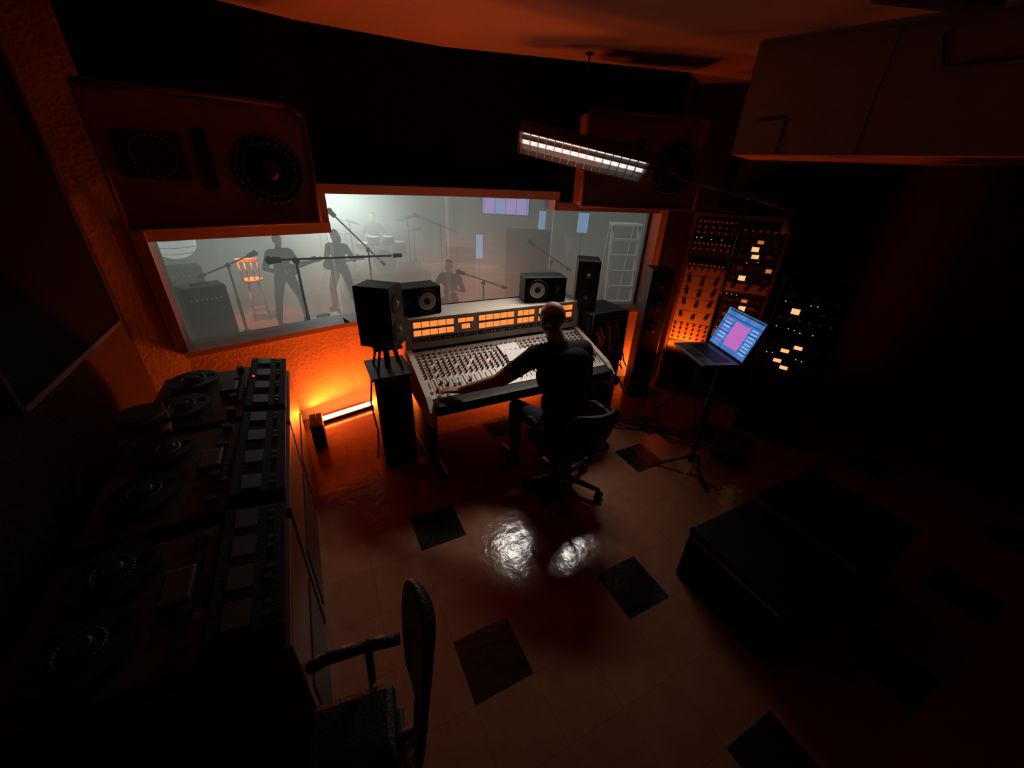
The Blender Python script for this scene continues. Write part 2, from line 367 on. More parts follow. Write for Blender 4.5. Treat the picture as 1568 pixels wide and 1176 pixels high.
# ---------------- people
def cap(bm,p1,p2,r1,r2=None):
    if r2 is None:r2=r1
    p1=Vector(p1);p2=Vector(p2);dv=p2-p1
    if dv.length>1e-4:
        q=dv.to_track_quat('Z','Y').to_matrix().to_4x4()
        bmesh.ops.create_cone(bm,cap_ends=True,segments=14,radius1=r1,radius2=r2,depth=dv.length,matrix=Matrix.Translation((p1+p2)/2)@q)
    for p,r in((p1,r1),(p2,r2)): bmesh.ops.create_icosphere(bm,subdivisions=2,radius=r*1.01,matrix=Matrix.Translation(p))
def ell(bm,c,r,rot=(0,0,0)):
    bmesh.ops.create_icosphere(bm,subdivisions=3,radius=1,matrix=Matrix.Translation(c)@Euler(rot).to_matrix().to_4x4()@Matrix.Diagonal((*r,1)))
def hand(bm,wr,dirv,up,side,curl=.35,fat=1.0):
    dirv=Vector(dirv).normalized();up=Vector(up);up=(up-dirv*up.dot(dirv)).normalized();lat=dirv.cross(up)*side
    wr=Vector(wr)
    for off,L,kn in ((.030,.070,.085),(.010,.078,.090),(-.011,.072,.086),(-.031,.056,.078)):
        k=wr+dirv*kn+lat*off+up*.004
        cap(bm,wr+lat*off*.6,k,.016*fat,.0125*fat)
        p=k;an=curl*.6;d0=dirv+lat*off*1.5
        for s_,(f,r) in enumerate(((.45,.0095),(.3,.0085),(.25,.0075))):
            dd=(d0*math.cos(an)-up*math.sin(an)).normalized();q=p+dd*L*f;cap(bm,p,q,r*fat,r*fat*.93);p=q;an+=curl
    t0=wr+dirv*.02+lat*.022;t1=t0+dirv*.035+lat*.028-up*.008;t2=t1+dirv*.03+lat*.010-up*.006;t3=t2+dirv*.022-up*.004
    cap(bm,t0,t1,.016*fat,.0125*fat);cap(bm,t1,t2,.0115*fat,.010*fat);cap(bm,t2,t3,.010*fat,.0085*fat)
def head(bm,c,yaw=0,pitch=0,hair=None):
    c=Vector(c);Rm=Matrix.Rotation(yaw,3,'Z')@Matrix.Rotation(pitch,3,'X')
    T=lambda x,y,z:c+Rm@Vector((x,y,z));ro_=(pitch,0,yaw)
    ell(bm,T(0,-.012,.025),(.077,.094,.088),ro_);ell(bm,T(0,.03,-.035),(.060,.062,.075),ro_);ell(bm,T(0,.05,-.085),(.034,.030,.028),ro_)
    cap(bm,T(0,.088,.01),T(0,.112,-.022),.009,.013)
    ell(bm,T(0,.088,.03),(.05,.014,.012),ro_)
    for s_ in(-1,1):
        ell(bm,T(s_*.078,-.005,-.005),(.010,.019,.031),ro_);ell(bm,T(s_*.036,.066,-.02),(.02,.02,.02),ro_)
        ell(bm,T(s_*.031,.084,.008),(.013,.009,.010),ro_)
    ell(bm,T(0,.092,-.052),(.024,.009,.007),ro_);ell(bm,T(0,.09,-.063),(.02,.009,.006),ro_)
    if hair=='long':
        ell(bm,T(0,-.03,.03),(.09,.1,.095),ro_);ell(bm,T(0,-.06,-.08),(.105,.065,.15),ro_)
    if hair=='short': ell(bm,T(0,-.022,.04),(.084,.096,.085),ro_)
    return T
def figure(name,fn,voxel,matfn,mats,loc,rz,sm=3):
    bm=bmesh.new();fn(bm);me=D.meshes.new(name);bm.to_mesh(me);bm.free()
    o=D.objects.new(name,me);C.collection.objects.link(o)
    r=o.modifiers.new('r','REMESH');r.mode='VOXEL';r.voxel_size=voxel;r.use_smooth_shade=True
    s_=o.modifiers.new('s','SMOOTH');s_.factor=.5;s_.iterations=sm
    C.view_layer.update();dg=C.evaluated_depsgraph_get();m2=D.meshes.new_from_object(o.evaluated_get(dg))
    o.modifiers.clear();o.data=m2;m2.name=name;m2.materials.clear()
    for m in mats:m2.materials.append(m)
    for p in m2.polygons:p.material_index=matfn(p.center);p.use_smooth=True
    o.location=loc;o.rotation_euler=(0,0,rz);return o
HC=Vector((-.06,.19,1.32))
def eng(bm):
    ell(bm,(0,-.01,.595),(.185,.145,.115));ell(bm,(0,.03,.76),(.175,.14,.17));ell(bm,(-.005,.085,.96),(.195,.135,.19),(-.15,0,0))
    ell(bm,(-.01,.075,1.06),(.205,.10,.10))
    cap(bm,(-.02,.11,1.10),(-.19,.155,1.09),.085,.075);cap(bm,(-.02,.11,1.10),(.17,.12,1.09),.085,.075)
    cap(bm,(-.02,.10,1.12),(-.05,.165,1.23),.066,.058)
    head(bm,HC,.12,-.25)
    cap(bm,(-.20,.16,1.08),(-.39,.25,.91),.070,.054);cap(bm,(-.39,.25,.91),(-.63,.395,.80),.046,.028)
    hand(bm,(-.63,.395,.80),(-.80,.58,-.12),(0,0,1),1,.25)
    cap(bm,(.18,.12,1.08),(.28,.18,.86),.070,.052);cap(bm,(.28,.18,.86),(.18,.41,.785),.046,.028)
    hand(bm,(.18,.41,.785),(-.25,.95,-.02),(0,0,1),-1,.3)
    for s_ in(-1,1):
        cap(bm,(s_*.09,.02,.575),(s_*.16,.43,.535),.092,.062);cap(bm,(s_*.16,.43,.53),(s_*.17,.40,.10),.060,.038)
        cap(bm,(s_*.17,.36,.055),(s_*.19,.58,.04),.045,.034);ell(bm,(s_*.18,.47,.035),(.045,.13,.035))
def engm(c):
    x,y,z=c
    if z<.11 and y>.25:return 3
    if x<-.34 and z>.7 and y>.15 and z<.99: return 0
    if z<.93 and x>.15 and y>.22 and z>.70: return 0
    if z>1.20:
        q=Vector(c)-HC
        if q.z<.06 and q.z>-.07 and q.y<.03 and abs(q.x)<.085 and not (abs(q.x)>.076 and q.y>-.02): return 4
        return 0
    if z<.66:return 2
    return 1
figure('seated_engineer',eng,.0075,engm,[skin,shirt,jeans,rubber,hairm],(1.43,1.87,0),0,3)
# ---------------- hanging lamp on boom
b=B('boom_light')
L=1.04
for s_ in(-1,1):
    b.box((0,s_*.105,.03),(L,.008,.10),black);b.box((s_*L/2,0,.03),(.008,.22,.10),black)
b.box((0,0,.085),(L,.2,.02),black);b.box((0,0,.12),(L*.9,.12,.06),black,bev=.015)
b.box((0,0,.066),(L-.03,.19,.012),reflc)
for y in (-.05,.05): b.cyl((-L/2+.02,y,.045),(L/2-.02,y,.045),.016,lampw)
for i in range(16):
    x=-L/2+.02+i*(L-.04)/15;b.box((x,0,-.002),(.005,.2,.045),grey)
for y in(-.045,.045): b.box((0,y,-.002),(L-.02,.005,.045),grey)
lamp=b.done((2.13,2.985,2.30),rot=(math.radians(-42),math.radians(10),math.radians(-35)))
o=area('boom_light_tube',(0,-.01,-.035),1.0,5.5,(1,.93,.85),(0,0,-1),None,.18,spread=72)
o.parent=lamp;o.rotation_euler=(math.radians(10),0,0)
b=B('boom_stand')
J=(3.15,2.15,2.07)
b.cyl((3.15,2.15,.3),(3.15,2.15,1.3),.017,black);b.cyl((3.15,2.15,1.2),J,.012,dkgrey);b.sph(J,.03,black)
b.tube([J,(2.62,2.66,2.21),(2.5,2.77,2.27)],.013,black);b.tube([J,(3.45,1.95,1.98)],.013,black);b.cyl((3.45,1.95,2.0),(3.45,1.95,1.82),.05,rubber)
for a in (0,2.1,4.2): b.cyl((3.15,2.15,.45),(3.15+.3*math.cos(a),2.15+.3*math.sin(a),.015),.012,black)
b.tube([(2.6,2.66,2.2),(2.8,2.4,2.0),(3.1,2.18,1.95),(3.17,2.15,1.2),(3.12,2.12,.3)],.005,rubber,6)
b.done()
# ---------------- floor light bars
def light_bar(loc,rz,L):
    b=B('led_light_bar');b.box((0,0,.018),(L+.06,.06,.03),black,bev=.004);b.cyl((-L/2,0,.045),(L/2,0,.045),.02,tubeor)
    for s_ in(-1,1):b.box((s_*(L/2+.02),0,.04),(.03,.06,.06),black,bev=.005)
    return b.done(loc,rz)
o=light_bar((.10,3.58,0),math.radians(14),.62)
area('led_bar_light',(.10,3.57,.10),.6,21,ORG,(-.02,-.14,1),o,.05)
o=light_bar((1.75,3.42,0),math.radians(-8),.9)
area('led_bar_light',(1.75,3.42,.10),.8,18,ORG,(.0,-.0,1),o,.05)
o=light_bar((3.26,3.02,0),math.radians(-16),.16)
area('led_bar_light',(3.26,3.02,.10),.16,5,ORG,(.0,.1,1),o,.05)
# ---------------- tape machines along left wall
def tape(name,loc,ln,reelA,reelB):
    b=B(name);W=.70
    b.box((-W/2,ln/2,.42),(W,ln,.84),woodred,bev=.006)
    b.box((-W/2-.09,ln/2,.875),(W-.22,ln-.03,.07),deck,bev=.006)
    b.box((-.245,ln/2,.88),(.05,ln-.03,.075),deck)
    b.box((-.11,ln/2,.895),(.2,ln-.02,.13),casem,rot=(0,.18,0),bev=.008)
    b.box((.001,ln/2,.30),(.012,ln-.1,.42),black)
    for i in range(4):
        y=.08+i*(ln-.16)/3
        b.box((-.12,y,.967),(.07,.09,.01),black,rot=(0,.18,0));b.cyl((-.045,y-.02,.935),(-.043,y-.02,.96),.010,dkgrey);b.cyl((-.045,y+.02,.935),(-.043,y+.02,.96),.010,dkgrey)
    if ln==.70 and loc[1]>2: b.sph((-.17,ln*.55,.978),.006,redled,u=8,v=6)
    for (x,y,r,m) in (reelA,reelB):
        b.cyl((x,y,.91),(x,y,.935),.025,steel)
        b.cyl((x,y,.930),(x,y,.933),r,m,seg=40);b.cyl((x,y,.933),(x,y,.952),r*.72,rubber,seg=36);b.cyl((x,y,.952),(x,y,.955),r,m,seg=40)
        b.cyl((x,y,.955),(x,y,.972),.035,dkgrey,.025);b.ring((x,y,.957),(0,0,1),r*.45,.003,alu if r<.12 else dkgrey)
        for k in range(3):
            a=k*2.09+.4;b.cyl((x+r*.7*math.cos(a),y+r*.7*math.sin(a),.9551),(x+r*.7*math.cos(a),y+r*.7*math.sin(a),.9565),r*.17,cloth,seg=14)
    b.box((-.30,ln*.5,.93),(.09,.14,.05),deck,bev=.01)
    for y in (.07,ln-.07,ln*.33,ln*.67): b.cyl((-.27,y,.91),(-.27,y,.95),.02,dkgrey)
    b.tube([(-.27,.07,.93),(-.27,ln-.07,.93)],.003,rubber,5)
    for k in range(5): b.box((-.235,ln*.28+k*.035,.925),(.02,.025,.02),black if k else redc)
    return b.done(loc)
tape('reel_to_reel_tape_machine',(-.25,2.24,0),.70,(-.50,.19,.13,black),(-.50,.52,.13,black))
tape('reel_to_reel_tape_machine',(-.25,1.50,0),.70,(-.50,.2,.12,black),(-.48,.5,.10,dkgrey))
tape('reel_to_reel_tape_machine',(-.25,.88,0),.56,(-.49,.16,.12,black),(-.49,.42,.12,black))
b=B('tape_box_stack')
for k,(m,a) in enumerate(((woodor,.2),(woodred,-.1),(deck,.35))): b.box((0,0,.0125+.025*k),(.19,.19,.024),m,rot=(0,0,a),bev=.002)
b.cyl((0,0,.078),(0,0,.081),.09,woodor,seg=30);b.cyl((0,0,.081),(0,0,.095),.06,rubber,seg=30);b.cyl((0,0,.095),(0,0,.098),.09,dkgrey,seg=30)
b.done((-.84,2.18,.975))
b=B('cable_trunk');b.box((0,0,.12),(.1,.22,.24),black,bev=.01);b.box((0,0,.125),(.106,.19,.02),dkgrey);b.tube([(0,-.05,.24),(0,-.05,.27),(0,.05,.27),(0,.05,.24)],.006,dkgrey);b.done((-.17,3.2,0))
# ---------------- outboard racks
def rack(name,loc,rz,w,h,bays,rows,mode,post=woodred):
    b=B(name);tw=w*bays;dp=.36
    b.box((0,dp/2+.02,h/2),(tw,dp,h),black)
    for i in range(bays+1): b.box((-tw/2+i*w,0,h/2),(.028,.03,h),post,bev=.004)
    b.box((0,0,h-.015),(tw+.02,.04,.03),post);b.box((0,0,.04),(tw,.04,.08),post)
    rnd=random.Random(mode)
    for k in range(bays):
        x0=-tw/2+k*w+.018;ww=w-.036;z=h-.045
        for hgt,kind in rows[k]:
            zc=z-hgt/2;xc=x0+ww/2
            m={'k':dkgrey,'a':alu,'o':alu,'m':black,'b':blackgl,'g':grey,'l':black,'d':dkgrey}[kind]
            b.box((xc,.0,zc),(ww,.02,hgt-.004),m)
            for sx_ in(-1,1): b.cyl((xc+sx_*(ww/2-.008),-.01,zc),(xc+sx_*(ww/2-.008),-.014,zc),.004,grey,seg=6)
            if kind in 'ka':
                n=9 if hgt<.07 else 6
                for r_ in range(max(1,int(hgt/.05))):
                    for i in range(n):
                        p=(x0+.03+i*(ww-.06)/(n-1),-.01,z-.025-r_*.048);b.cyl(p,(p[0],-.026,p[2]),.011,conew if (kind=='k') else black,.009,seg=10)
            if kind=='o':
                for i in range(3):
                    p=(x0+.06+i*(ww-.12)/2,-.01,zc+(-.01 if i%2 else .01));b.cyl(p,(p[0],-.032,p[2]),.020,black,.016,seg=14);b.cyl((p[0],-.032,p[2]),(p[0],-.036,p[2]),.01,steel,seg=10)
            if kind=='m':
                b.box((xc-.03+rnd.uniform(-.06,.06),-.012,zc),(.06,.006,min(.045,hgt*.6)),vuo)
                for i in (-1,1): b.cyl((xc+i*ww*.38,-.01,zc),(xc+i*ww*.38,-.03,zc),.014,grey,seg=12)
                if rnd.random()<.6:b.box((xc+.1,-.012,zc+.01),(.05,.006,.02),alu)
            if kind=='d':
                for i in range(3):
                    q_=x0+.06+i*(ww-.12)/2+rnd.uniform(-.02,.02)
                    if rnd.random()<.7: b.box((q_,-.012,zc),(.05,.006,min(.035,hgt*.5)),vud if rnd.random()<.6 else alu)
                    else: b.cyl((q_,-.01,zc),(q_,-.03,zc),.016,steel,seg=12)
            if kind=='l':
                for i in range(7): 
                    if rnd.random()<.55:b.box((x0+.03+i*.045,-.012,zc+rnd.uniform(-.01,.01)),(.007,.004,.006),led)
            z-=hgt
    return b.done(loc,rz)
rows1=[[(.05,'k'),(.1,'k'),(.05,'l'),(.05,'k'),(.09,'k'),(.06,'b'),(.05,'k'),(.09,'a'),(.14,'o'),(.09,'o'),(.13,'o'),(.13,'o'),(.2,'a'),(.3,'b')],
       [(.05,'b'),(.09,'k'),(.06,'d'),(.07,'m'),(.06,'m'),(.045,'l'),(.08,'d'),(.1,'m'),(.09,'o'),(.045,'l'),(.06,'d'),(.09,'m'),(.06,'d'),(.09,'m'),(.05,'k'),(.09,'o'),(.09,'k'),(.3,'b'),(.1,'b')]]
rr=rack('outboard_rack',(3.67,2.51,0),math.atan2(-.617,.48),.40,1.90,2,rows1,3)
area('rack_glow_lamp',(3.32,2.56,.50),.28,6.5,ORG,(.15,.04,1),rr,.06)
rows2=[[(.1,'b'),(.05,'d'),(.05,'l'),(.09,'m'),(.09,'k'),(.045,'l'),(.09,'b'),(.05,'m'),(.05,'m'),(.05,'l'),(.05,'m'),(.05,'m'),(.2,'b'),(.3,'b')]]
rack('outboard_rack',(3.62,1.66,0),math.radians(-68),.46,1.52,1,rows2,5,black)
b=B('floor_standing_speaker');b.box((0,0,.71),(.22,.26,1.36),black,bev=.01);b.box((0,0,.015),(.28,.32,.03),black,bev=.005)
for z in (1.25,1.02,.78): b.cyl((0,-.13,z),(0,-.14,z),.075,rubber,seg=24);b.sph((0,-.14,z),(.025,.012,.025),blackgl)
b.done((3.14,2.86,0),math.radians(-30))
# ---------------- laptop on stand
b=B('laptop');w_=.40;dp=.27
b.box((0,-dp/2,.009),(w_,dp,.016),grey,bev=.004)
for r_ in range(5): b.box((0,-.06-r_*.024,.018),(w_*.78,.019,.003),black)
b.box((0,-.22,.0175),(.13,.07,.001),dkgrey)
sm_=Matrix.Translation((0,0,.016))@Matrix.Rotation(math.radians(-18),4,'X')
def sb(c,size,m): 
    Mx=sm_@Matrix.Translation(c)@Matrix.Diagonal((*size,1));r=bmesh.ops.create_cube(b.bm,size=1,matrix=Mx);b._fin(r['verts'],m)
sb((0,.004,.15),(w_,.008,.295),dkgrey);sb((0,-.001,.152),(w_-.02,.003,.272),scr);sb((.02,-.0035,.135),(.15,.002,.17),scrp);sb((.01,-.0035,.278),(.36,.002,.010),white)
for i in range(7): sb((-.12,-.0035,.06+i*.026),(.07,.002,.010),scrp if i%3==0 else bluew)
for i in range(8): sb((.145,-.0035,.05+i*.024),(.06,.002,.008),bluew)
b.done((2.50,1.56,1.085),math.radians(-110))
b=B('laptop_stand')
b.box((-.12,.03,1.07),(.28,.36,.02),black,rot=(0,0,math.radians(-18)),bev=.004);b.cyl((0,0,.1),(0,0,1.06),.02,black);b.cyl((0,0,.5),(0,0,.7),.028,black)
for a in (.3,2.4,4.5): b.cyl((0,0,.16),(.24*math.cos(a),.24*math.sin(a),.02),.012,black);b.sph((.24*math.cos(a),.24*math.sin(a),.02),.018,rubber)
b.done((2.55,1.58,0))
b=B('pedal_board');b.box((0,0,.05),(.5,.3,.03),black,rot=(.1,0,0),bev=.005)
for i in range(4): b.box((-.18+i*.12,0,.085),(.075,.12,.045),black,rot=(.1,0,0),bev=.006);b.cyl((-.18+i*.12,-.04,.1),(-.18+i*.12,-.04,.12),.01,grey)
for x in(-.22,.22): b.box((x,0,.02),(.02,.28,.04),black)
b.done((3.15,1.62,0),math.radians(30))
b=B('floor_cables')
for k in range(7):
    r_=random.Random(k);p=[(2.3+r_.uniform(0,.3),2.55+r_.uniform(-.1,.1))];
    for i in range(12):
        a=i/11;p.append((2.45+.65*a+.12*math.sin(a*7+k),2.5-.75*a+.14*math.cos(a*6+k*1.7)))
    b.tube([(x,y,.008) for x,y in p],.006,rubber,6)
b.tube([(2.75+.11*math.cos(i*.5),2.25+.1*math.sin(i*.5),.01+.0006*i) for i in range(40)],.006,rubber,6)
b.done()
def case(loc,rz,w,d_,h):
    b=B('equipment_case');b.box((0,0,h/2+.0),(w,d_,h),casem,bev=.012)
    b.box((0,0,h*.7),(w+.006,d_+.006,.010),casem)
    b.box((-w/2-.002,0,h-.05),(.008,d_*.9,.012),alu)
    for s1 in(-1,1):
        for s2 in(-1,1): b.sph((s1*(w/2-.01),s2*(d_/2-.01),h-.015),.020,casem,u=10,v=8)
    b.box((-w/2-.004,0,h*.4),(.01,.12,.07),casem);b.tube([(-w/2-.015,-.05,h*.42),(-w/2-.03,-.05,h*.38),(-w/2-.03,.05,h*.38),(-w/2-.015,.05,h*.42)],.006,rubber)
    return b.done(loc,rz)
case((1.97,.64,0),0,.55,.56,.40);case((2.58,.62,0),0,.6,.6,.44)
b=B('paper_cup');b.cyl((0,0,0),(0,0,.09),.027,woodor,.036,seg=20);b.ring((0,0,.09),(0,0,1),.036,.003,woodor);b.done((.54,2.50,0))
# ---------------- live room
lrw=pm('live_room_wall',(.18,.18,.17),.9,var=.3,scale=1.2);lrf=pm('live_room_floor',(.12,.09,.075),.35,var=.3,scale=2)
FZ=-.8
b=B('floor_live_room');b.prism([(-4,3.95),(9,3.95),(9,13),(-4,13)],FZ-.1,FZ,lrf);b.done()
b=B('ceiling_live_room');b.prism([(-4,3.95),(9,3.95),(9,13),(-4,13)],3.2,3.3,lrw);b.done()
b=B('wall_live_room_back');b.box((2.5,13.05,1.2),(13.2,.1,4.1),lrw);
for x in (-2.6,3.2,5.0,6.8): b.box((x,12.97,1.1),(1.1,.06,2.6),plasterdk,bev=.01)
b.done()
b=B('wall_live_room_left');b.box((-4.05,8.5,1.2),(.1,9.1,4.1),lrw);b.done()
b=B('wall_live_room_right');b.box((9.05,8.5,1.2),(.1,9.1,4.1),lrw);b.done()
b=B('wall_live_room_front');b.box((-2.65,3.98,1.2),(2.8,.06,4.1),lrw);b.box((6.75,3.98,1.2),(4.5,.06,4.1),lrw);b.done()
hm=D.materials.new('emissive_haze');hm.use_nodes=True;nt=hm.node_tree;nt.nodes.remove(nt.nodes['Principled BSDF']);out=nt.nodes['Material Output']
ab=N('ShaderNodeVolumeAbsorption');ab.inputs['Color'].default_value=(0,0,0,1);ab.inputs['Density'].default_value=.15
emn=N('ShaderNodeEmission')  # haze glows by its own emission, standing in for scattered light
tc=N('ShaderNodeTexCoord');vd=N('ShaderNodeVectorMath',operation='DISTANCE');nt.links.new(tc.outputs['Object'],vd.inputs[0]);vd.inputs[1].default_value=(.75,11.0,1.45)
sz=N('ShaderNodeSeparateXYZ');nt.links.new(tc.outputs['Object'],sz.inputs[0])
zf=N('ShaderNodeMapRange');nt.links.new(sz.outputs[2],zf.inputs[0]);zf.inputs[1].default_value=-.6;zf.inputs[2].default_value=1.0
cm=N('ShaderNodeMix',data_type='RGBA');nt.links.new(zf.outputs[0],cm.inputs[0]);cm.inputs[6].default_value=(1,.80,.66,1);cm.inputs[7].default_value=(.90,1,.92,1);nt.links.new(cm.outputs[2],emn.inputs[0])  # warmer light low in the room, put into the haze colour
dd=M('DIVIDE',.85,M('MULTIPLY_ADD',M('POWER',vd.outputs['Value'],2.4),1,.5))  # glow around the light panel, built into the haze emission
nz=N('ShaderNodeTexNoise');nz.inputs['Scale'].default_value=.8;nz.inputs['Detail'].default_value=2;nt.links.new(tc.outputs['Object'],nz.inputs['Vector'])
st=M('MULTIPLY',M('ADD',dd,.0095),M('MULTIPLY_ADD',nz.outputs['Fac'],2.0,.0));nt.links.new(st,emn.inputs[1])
em2=N('ShaderNodeEmission');em2.inputs[0].default_value=(1,.26,.11,1);vd2=N('ShaderNodeVectorMath',operation='DISTANCE');nt.links.new(tc.outputs['Object'],vd2.inputs[0]);vd2.inputs[1].default_value=(3.1,7.7,.0)  # warm pool of light near the percussionist, added to the haze emission
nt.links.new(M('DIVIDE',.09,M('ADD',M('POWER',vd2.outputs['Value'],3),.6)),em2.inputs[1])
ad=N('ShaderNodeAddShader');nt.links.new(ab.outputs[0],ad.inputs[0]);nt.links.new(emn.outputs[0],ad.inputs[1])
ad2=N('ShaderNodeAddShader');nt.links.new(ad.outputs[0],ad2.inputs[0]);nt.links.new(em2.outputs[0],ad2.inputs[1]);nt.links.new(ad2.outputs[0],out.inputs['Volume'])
area('overhead_fill',(4.5,8.0,3.1),2.5,16,(.8,.9,1),(0,0,-1))
b=B('emissive_haze');b.box((2.5,8.5,1.2),(12.9,8.9,3.9),hm);b.done()
area('ladder_side_fill',(4.9,5.2,3.0),.6,14,(.75,.85,1),(.4,.6,-1.4))  # fill light added to brighten the ladder, no fixture here
b=B('studio_light_panel');b.box((0,0,0),(.9,.05,.5),black);b.box((0,-.03,0),(.86,.01,.46),pm('panel_glow',(.9,.9,.9),.4,em=(.9,1,1),es=6));b.cyl((0,.02,-.25),(0,.02,-2.75),.02,black);
for a in(0,2.1,4.2):b.cyl((0,.02,-2.4),(.3*math.cos(a),.02+.3*math.sin(a),-2.74),.015,black)
o=b.done((.45,12.3,1.97))
area('panel_light',(.45,12.2,1.97),.86,200,(.9,1,1),(.15,-1,-.25),o,.46)
def gpoly(n=40,k=1):
    pts=[]
    for i in range(n):
        a=2*math.pi*i/n;r=.17+.045*math.cos(2*a)+.02*math.cos(a);pts.append((k*r*math.cos(a)*1.1,k*r*math.sin(a)*.95))
    return pts
def stand_person(name,loc,rz,mode,hair='long',mats=None):
    def fn(bm):
        ell(bm,(0,0,.96),(.18,.13,.13));ell(bm,(0,0,1.12),(.165,.12,.16));ell(bm,(0,.0,1.32),(.19,.13,.17))
        cap(bm,(-.16,0,1.42),(.16,0,1.42),.07);cap(bm,(0,0,1.42),(0,.03,1.54),.06,.055);head(bm,(0,.05,1.64),0,-.35,hair)
        sp=.22
        for s_ in(-1,1):
            cap(bm,(s_*.09,0,.93),(s_*sp,.05,.5),.105,.075);cap(bm,(s_*sp,.05,.5),(s_*(sp+.05),-.02,.09),.070,.058);cap(bm,(s_*(sp+.05),-.04,.05),(s_*(sp+.08),.16,.035),.045,.035)
        cap(bm,(-.19,0,1.41),(-.33,-.03,1.14),.065,.055);cap(bm,(-.33,-.03,1.14),(-.52,.2,1.22),.046,.032);hand(bm,(-.52,.2,1.22),(-.3,.4,.8),(0,-1,0),-1,.5,1.25)
        cap(bm,(.19,0,1.41),(.30,-.04,1.13),.065,.055);cap(bm,(.30,-.04,1.13),(.14,.2,1.06),.046,.032);hand(bm,(.14,.2,1.06),(-.8,.3,-.3),(0,1,0),1,.5,1.25)
    def mf(c):
        if c.z>1.53:return 3 if (c.y<.06 or c.z>1.72) else 0
        if c.z<.93:return 2
        if c.y>.15 and c.z>1.0:return 0
        return 1
    return figure(name,fn,.013,mf,[skin,shirt,jeans,hairdk],loc,rz,3)
def guitar(loc,rz,name='electric_guitar'):
    b=B(name);b.prism(gpoly(30,.95),-.02,.02,woodred);b.box((.40,0,.012),(.5,.045,.02),woodred);b.box((.70,0,.01),(.13,.08,.015),woodred)
    for x in(.0,.07):b.box((x,0,.025),(.03,.07,.01),steel)
    for i in range(3):b.sph((.68+.03*i,.045,.01),.01,steel,u=8,v=6)
    return b.done(loc,rot=(math.radians(80),math.radians(-14),rz))
def place(px,py,z,rz,lx,ly,lz):
    c,s_=math.cos(rz),math.sin(rz);return (px+c*lx-s_*ly,py+s_*lx+c*ly,z+lz)
rz=math.radians(150)
stand_person('guitarist',(.65,9.7,FZ),rz,'g');guitar(place(.65,9.7,FZ,rz,.04,.25,1.08),rz+math.pi)
rz=math.radians(200)
stand_person('bass_player',(-.45,9.2,FZ),rz,'g','short');guitar(place(-.45,9.2,FZ,rz,.04,.25,1.08),rz+math.pi,'bass_guitar')
def seatfn(bm):
    ell(bm,(0,0,.58),(.17,.13,.12));ell(bm,(0,.02,.76),(.16,.12,.17));ell(bm,(0,.05,.96),(.185,.125,.16))
    cap(bm,(-.16,.05,1.06),(.16,.05,1.06),.07);cap(bm,(0,.05,1.06),(0,.08,1.18),.055,.05);head(bm,(0,.10,1.28),0,-.3,'short')
    for s_ in(-1,1):
        cap(bm,(s_*.09,0,.56),(s_*.22,.4,.55),.085,.058);cap(bm,(s_*.22,.4,.55),(s_*.24,.42,.09),.055,.037);cap(bm,(s_*.24,.38,.05),(s_*.26,.58,.035),.042,.032)
        cap(bm,(s_*.19,.05,1.05),(s_*.31,.12,.82),.06,.05);cap(bm,(s_*.31,.12,.82),(s_*.22,.36,.86),.042,.03);hand(bm,(s_*.22,.36,.86),(-s_*.2,.9,.0),(0,0,1),-s_,.5,1.25)
def seatm(c):
    if c.z>1.17:return 3 if (c.y<.11 or c.z>1.37) else 0
    if c.z<.62:return 2
    if c.y>.25:return 0
    return 1
b=B('drum_riser');b.box((0,0,.25),(2.2,1.7,.5),black,bev=.02);b.box((0,0,.505),(2.1,1.6,.01),cloth);b.done((1.9,11.5,FZ))
RZ=FZ+.51
figure('drummer',seatfn,.013,seatm,[skin,shirt,jeans,hairdk],(1.80,11.95,RZ),math.radians(185),3)
def stool(loc,m=black,h=.46,back=False,name='stool'):
    b=B(name);b.cyl((0,0,h-.05),(0,0,h),.17,m,seg=24)
    for i in range(4):
        a=math.radians(45+90*i);b.cyl((.12*math.cos(a),.12*math.sin(a),h-.05),(.2*math.cos(a),.2*math.sin(a),0),.014,m)
    for z in(.15,.28):
        for i in range(4):
            a=math.radians(45+90*i);a2=a+math.pi/2;r_=.2-.08*z/h;b.cyl((r_*math.cos(a),r_*math.sin(a),z),(r_*math.cos(a2),r_*math.sin(a2),z),.009,m)
    if back:
        for x in(-.14,-.05,.05,.14): b.cyl((x,-.13,h),(x*1.15,-.19,h+.38),.014,m)
        b.box((0,-.195,h+.4),(.38,.025,.08),m,bev=.01)
    return b.done(loc)
stool((1.80,11.95,RZ),name='drum_stool')
b=B('drum_kit');shell=pm('drum_shell',(.03,.028,.026),.4);brass=pm('cymbal_brass',(.04,.033,.02),.5,.4)
b.cyl((0,-.25,.28),(0,.15,.28),.28,shell,seg=32);b.ring((0,-.25,.28),(0,1,0),.28,.015,black);b.cyl((0,-.256,.28),(0,-.25,.28),.26,dkgrey,seg=32)
for x,y,z,r_,h in((-.2,-.02,.68,.15,.2),(.18,-.02,.68,.16,.2),(.5,.3,.35,.2,.35),(-.42,.33,.55,.18,.14)): b.cyl((x,y,z),(x,y,z+h),r_,shell,seg=28);b.ring((x,y,z+h),(0,0,1),r_,.01,dkgrey);b.cyl((x,y,z+h),(x,y,z+h+.004),r_,white,seg=28);b.cyl((x,y,0),(x,y,z),.012,black)
for x,y,z,r_,t in((-.72,.05,1.25,.28,.2),(.72,-.02,1.35,.30,-.2),(-.82,.42,.92,.2,0),(.95,.3,1.0,.24,-.1)): b.cyl((x,y,0),(x,y,z+.03),.020,black);b.cyl((x,y,z),(x+t*.05,y,z+.035),r_,brass,.03,seg=32);[b.cyl((x,y,.25),(x+.18*math.cos(a),y+.18*math.sin(a),0),.014,black) for a in (0,2.1,4.2)]
b.done((1.85,11.15,RZ))
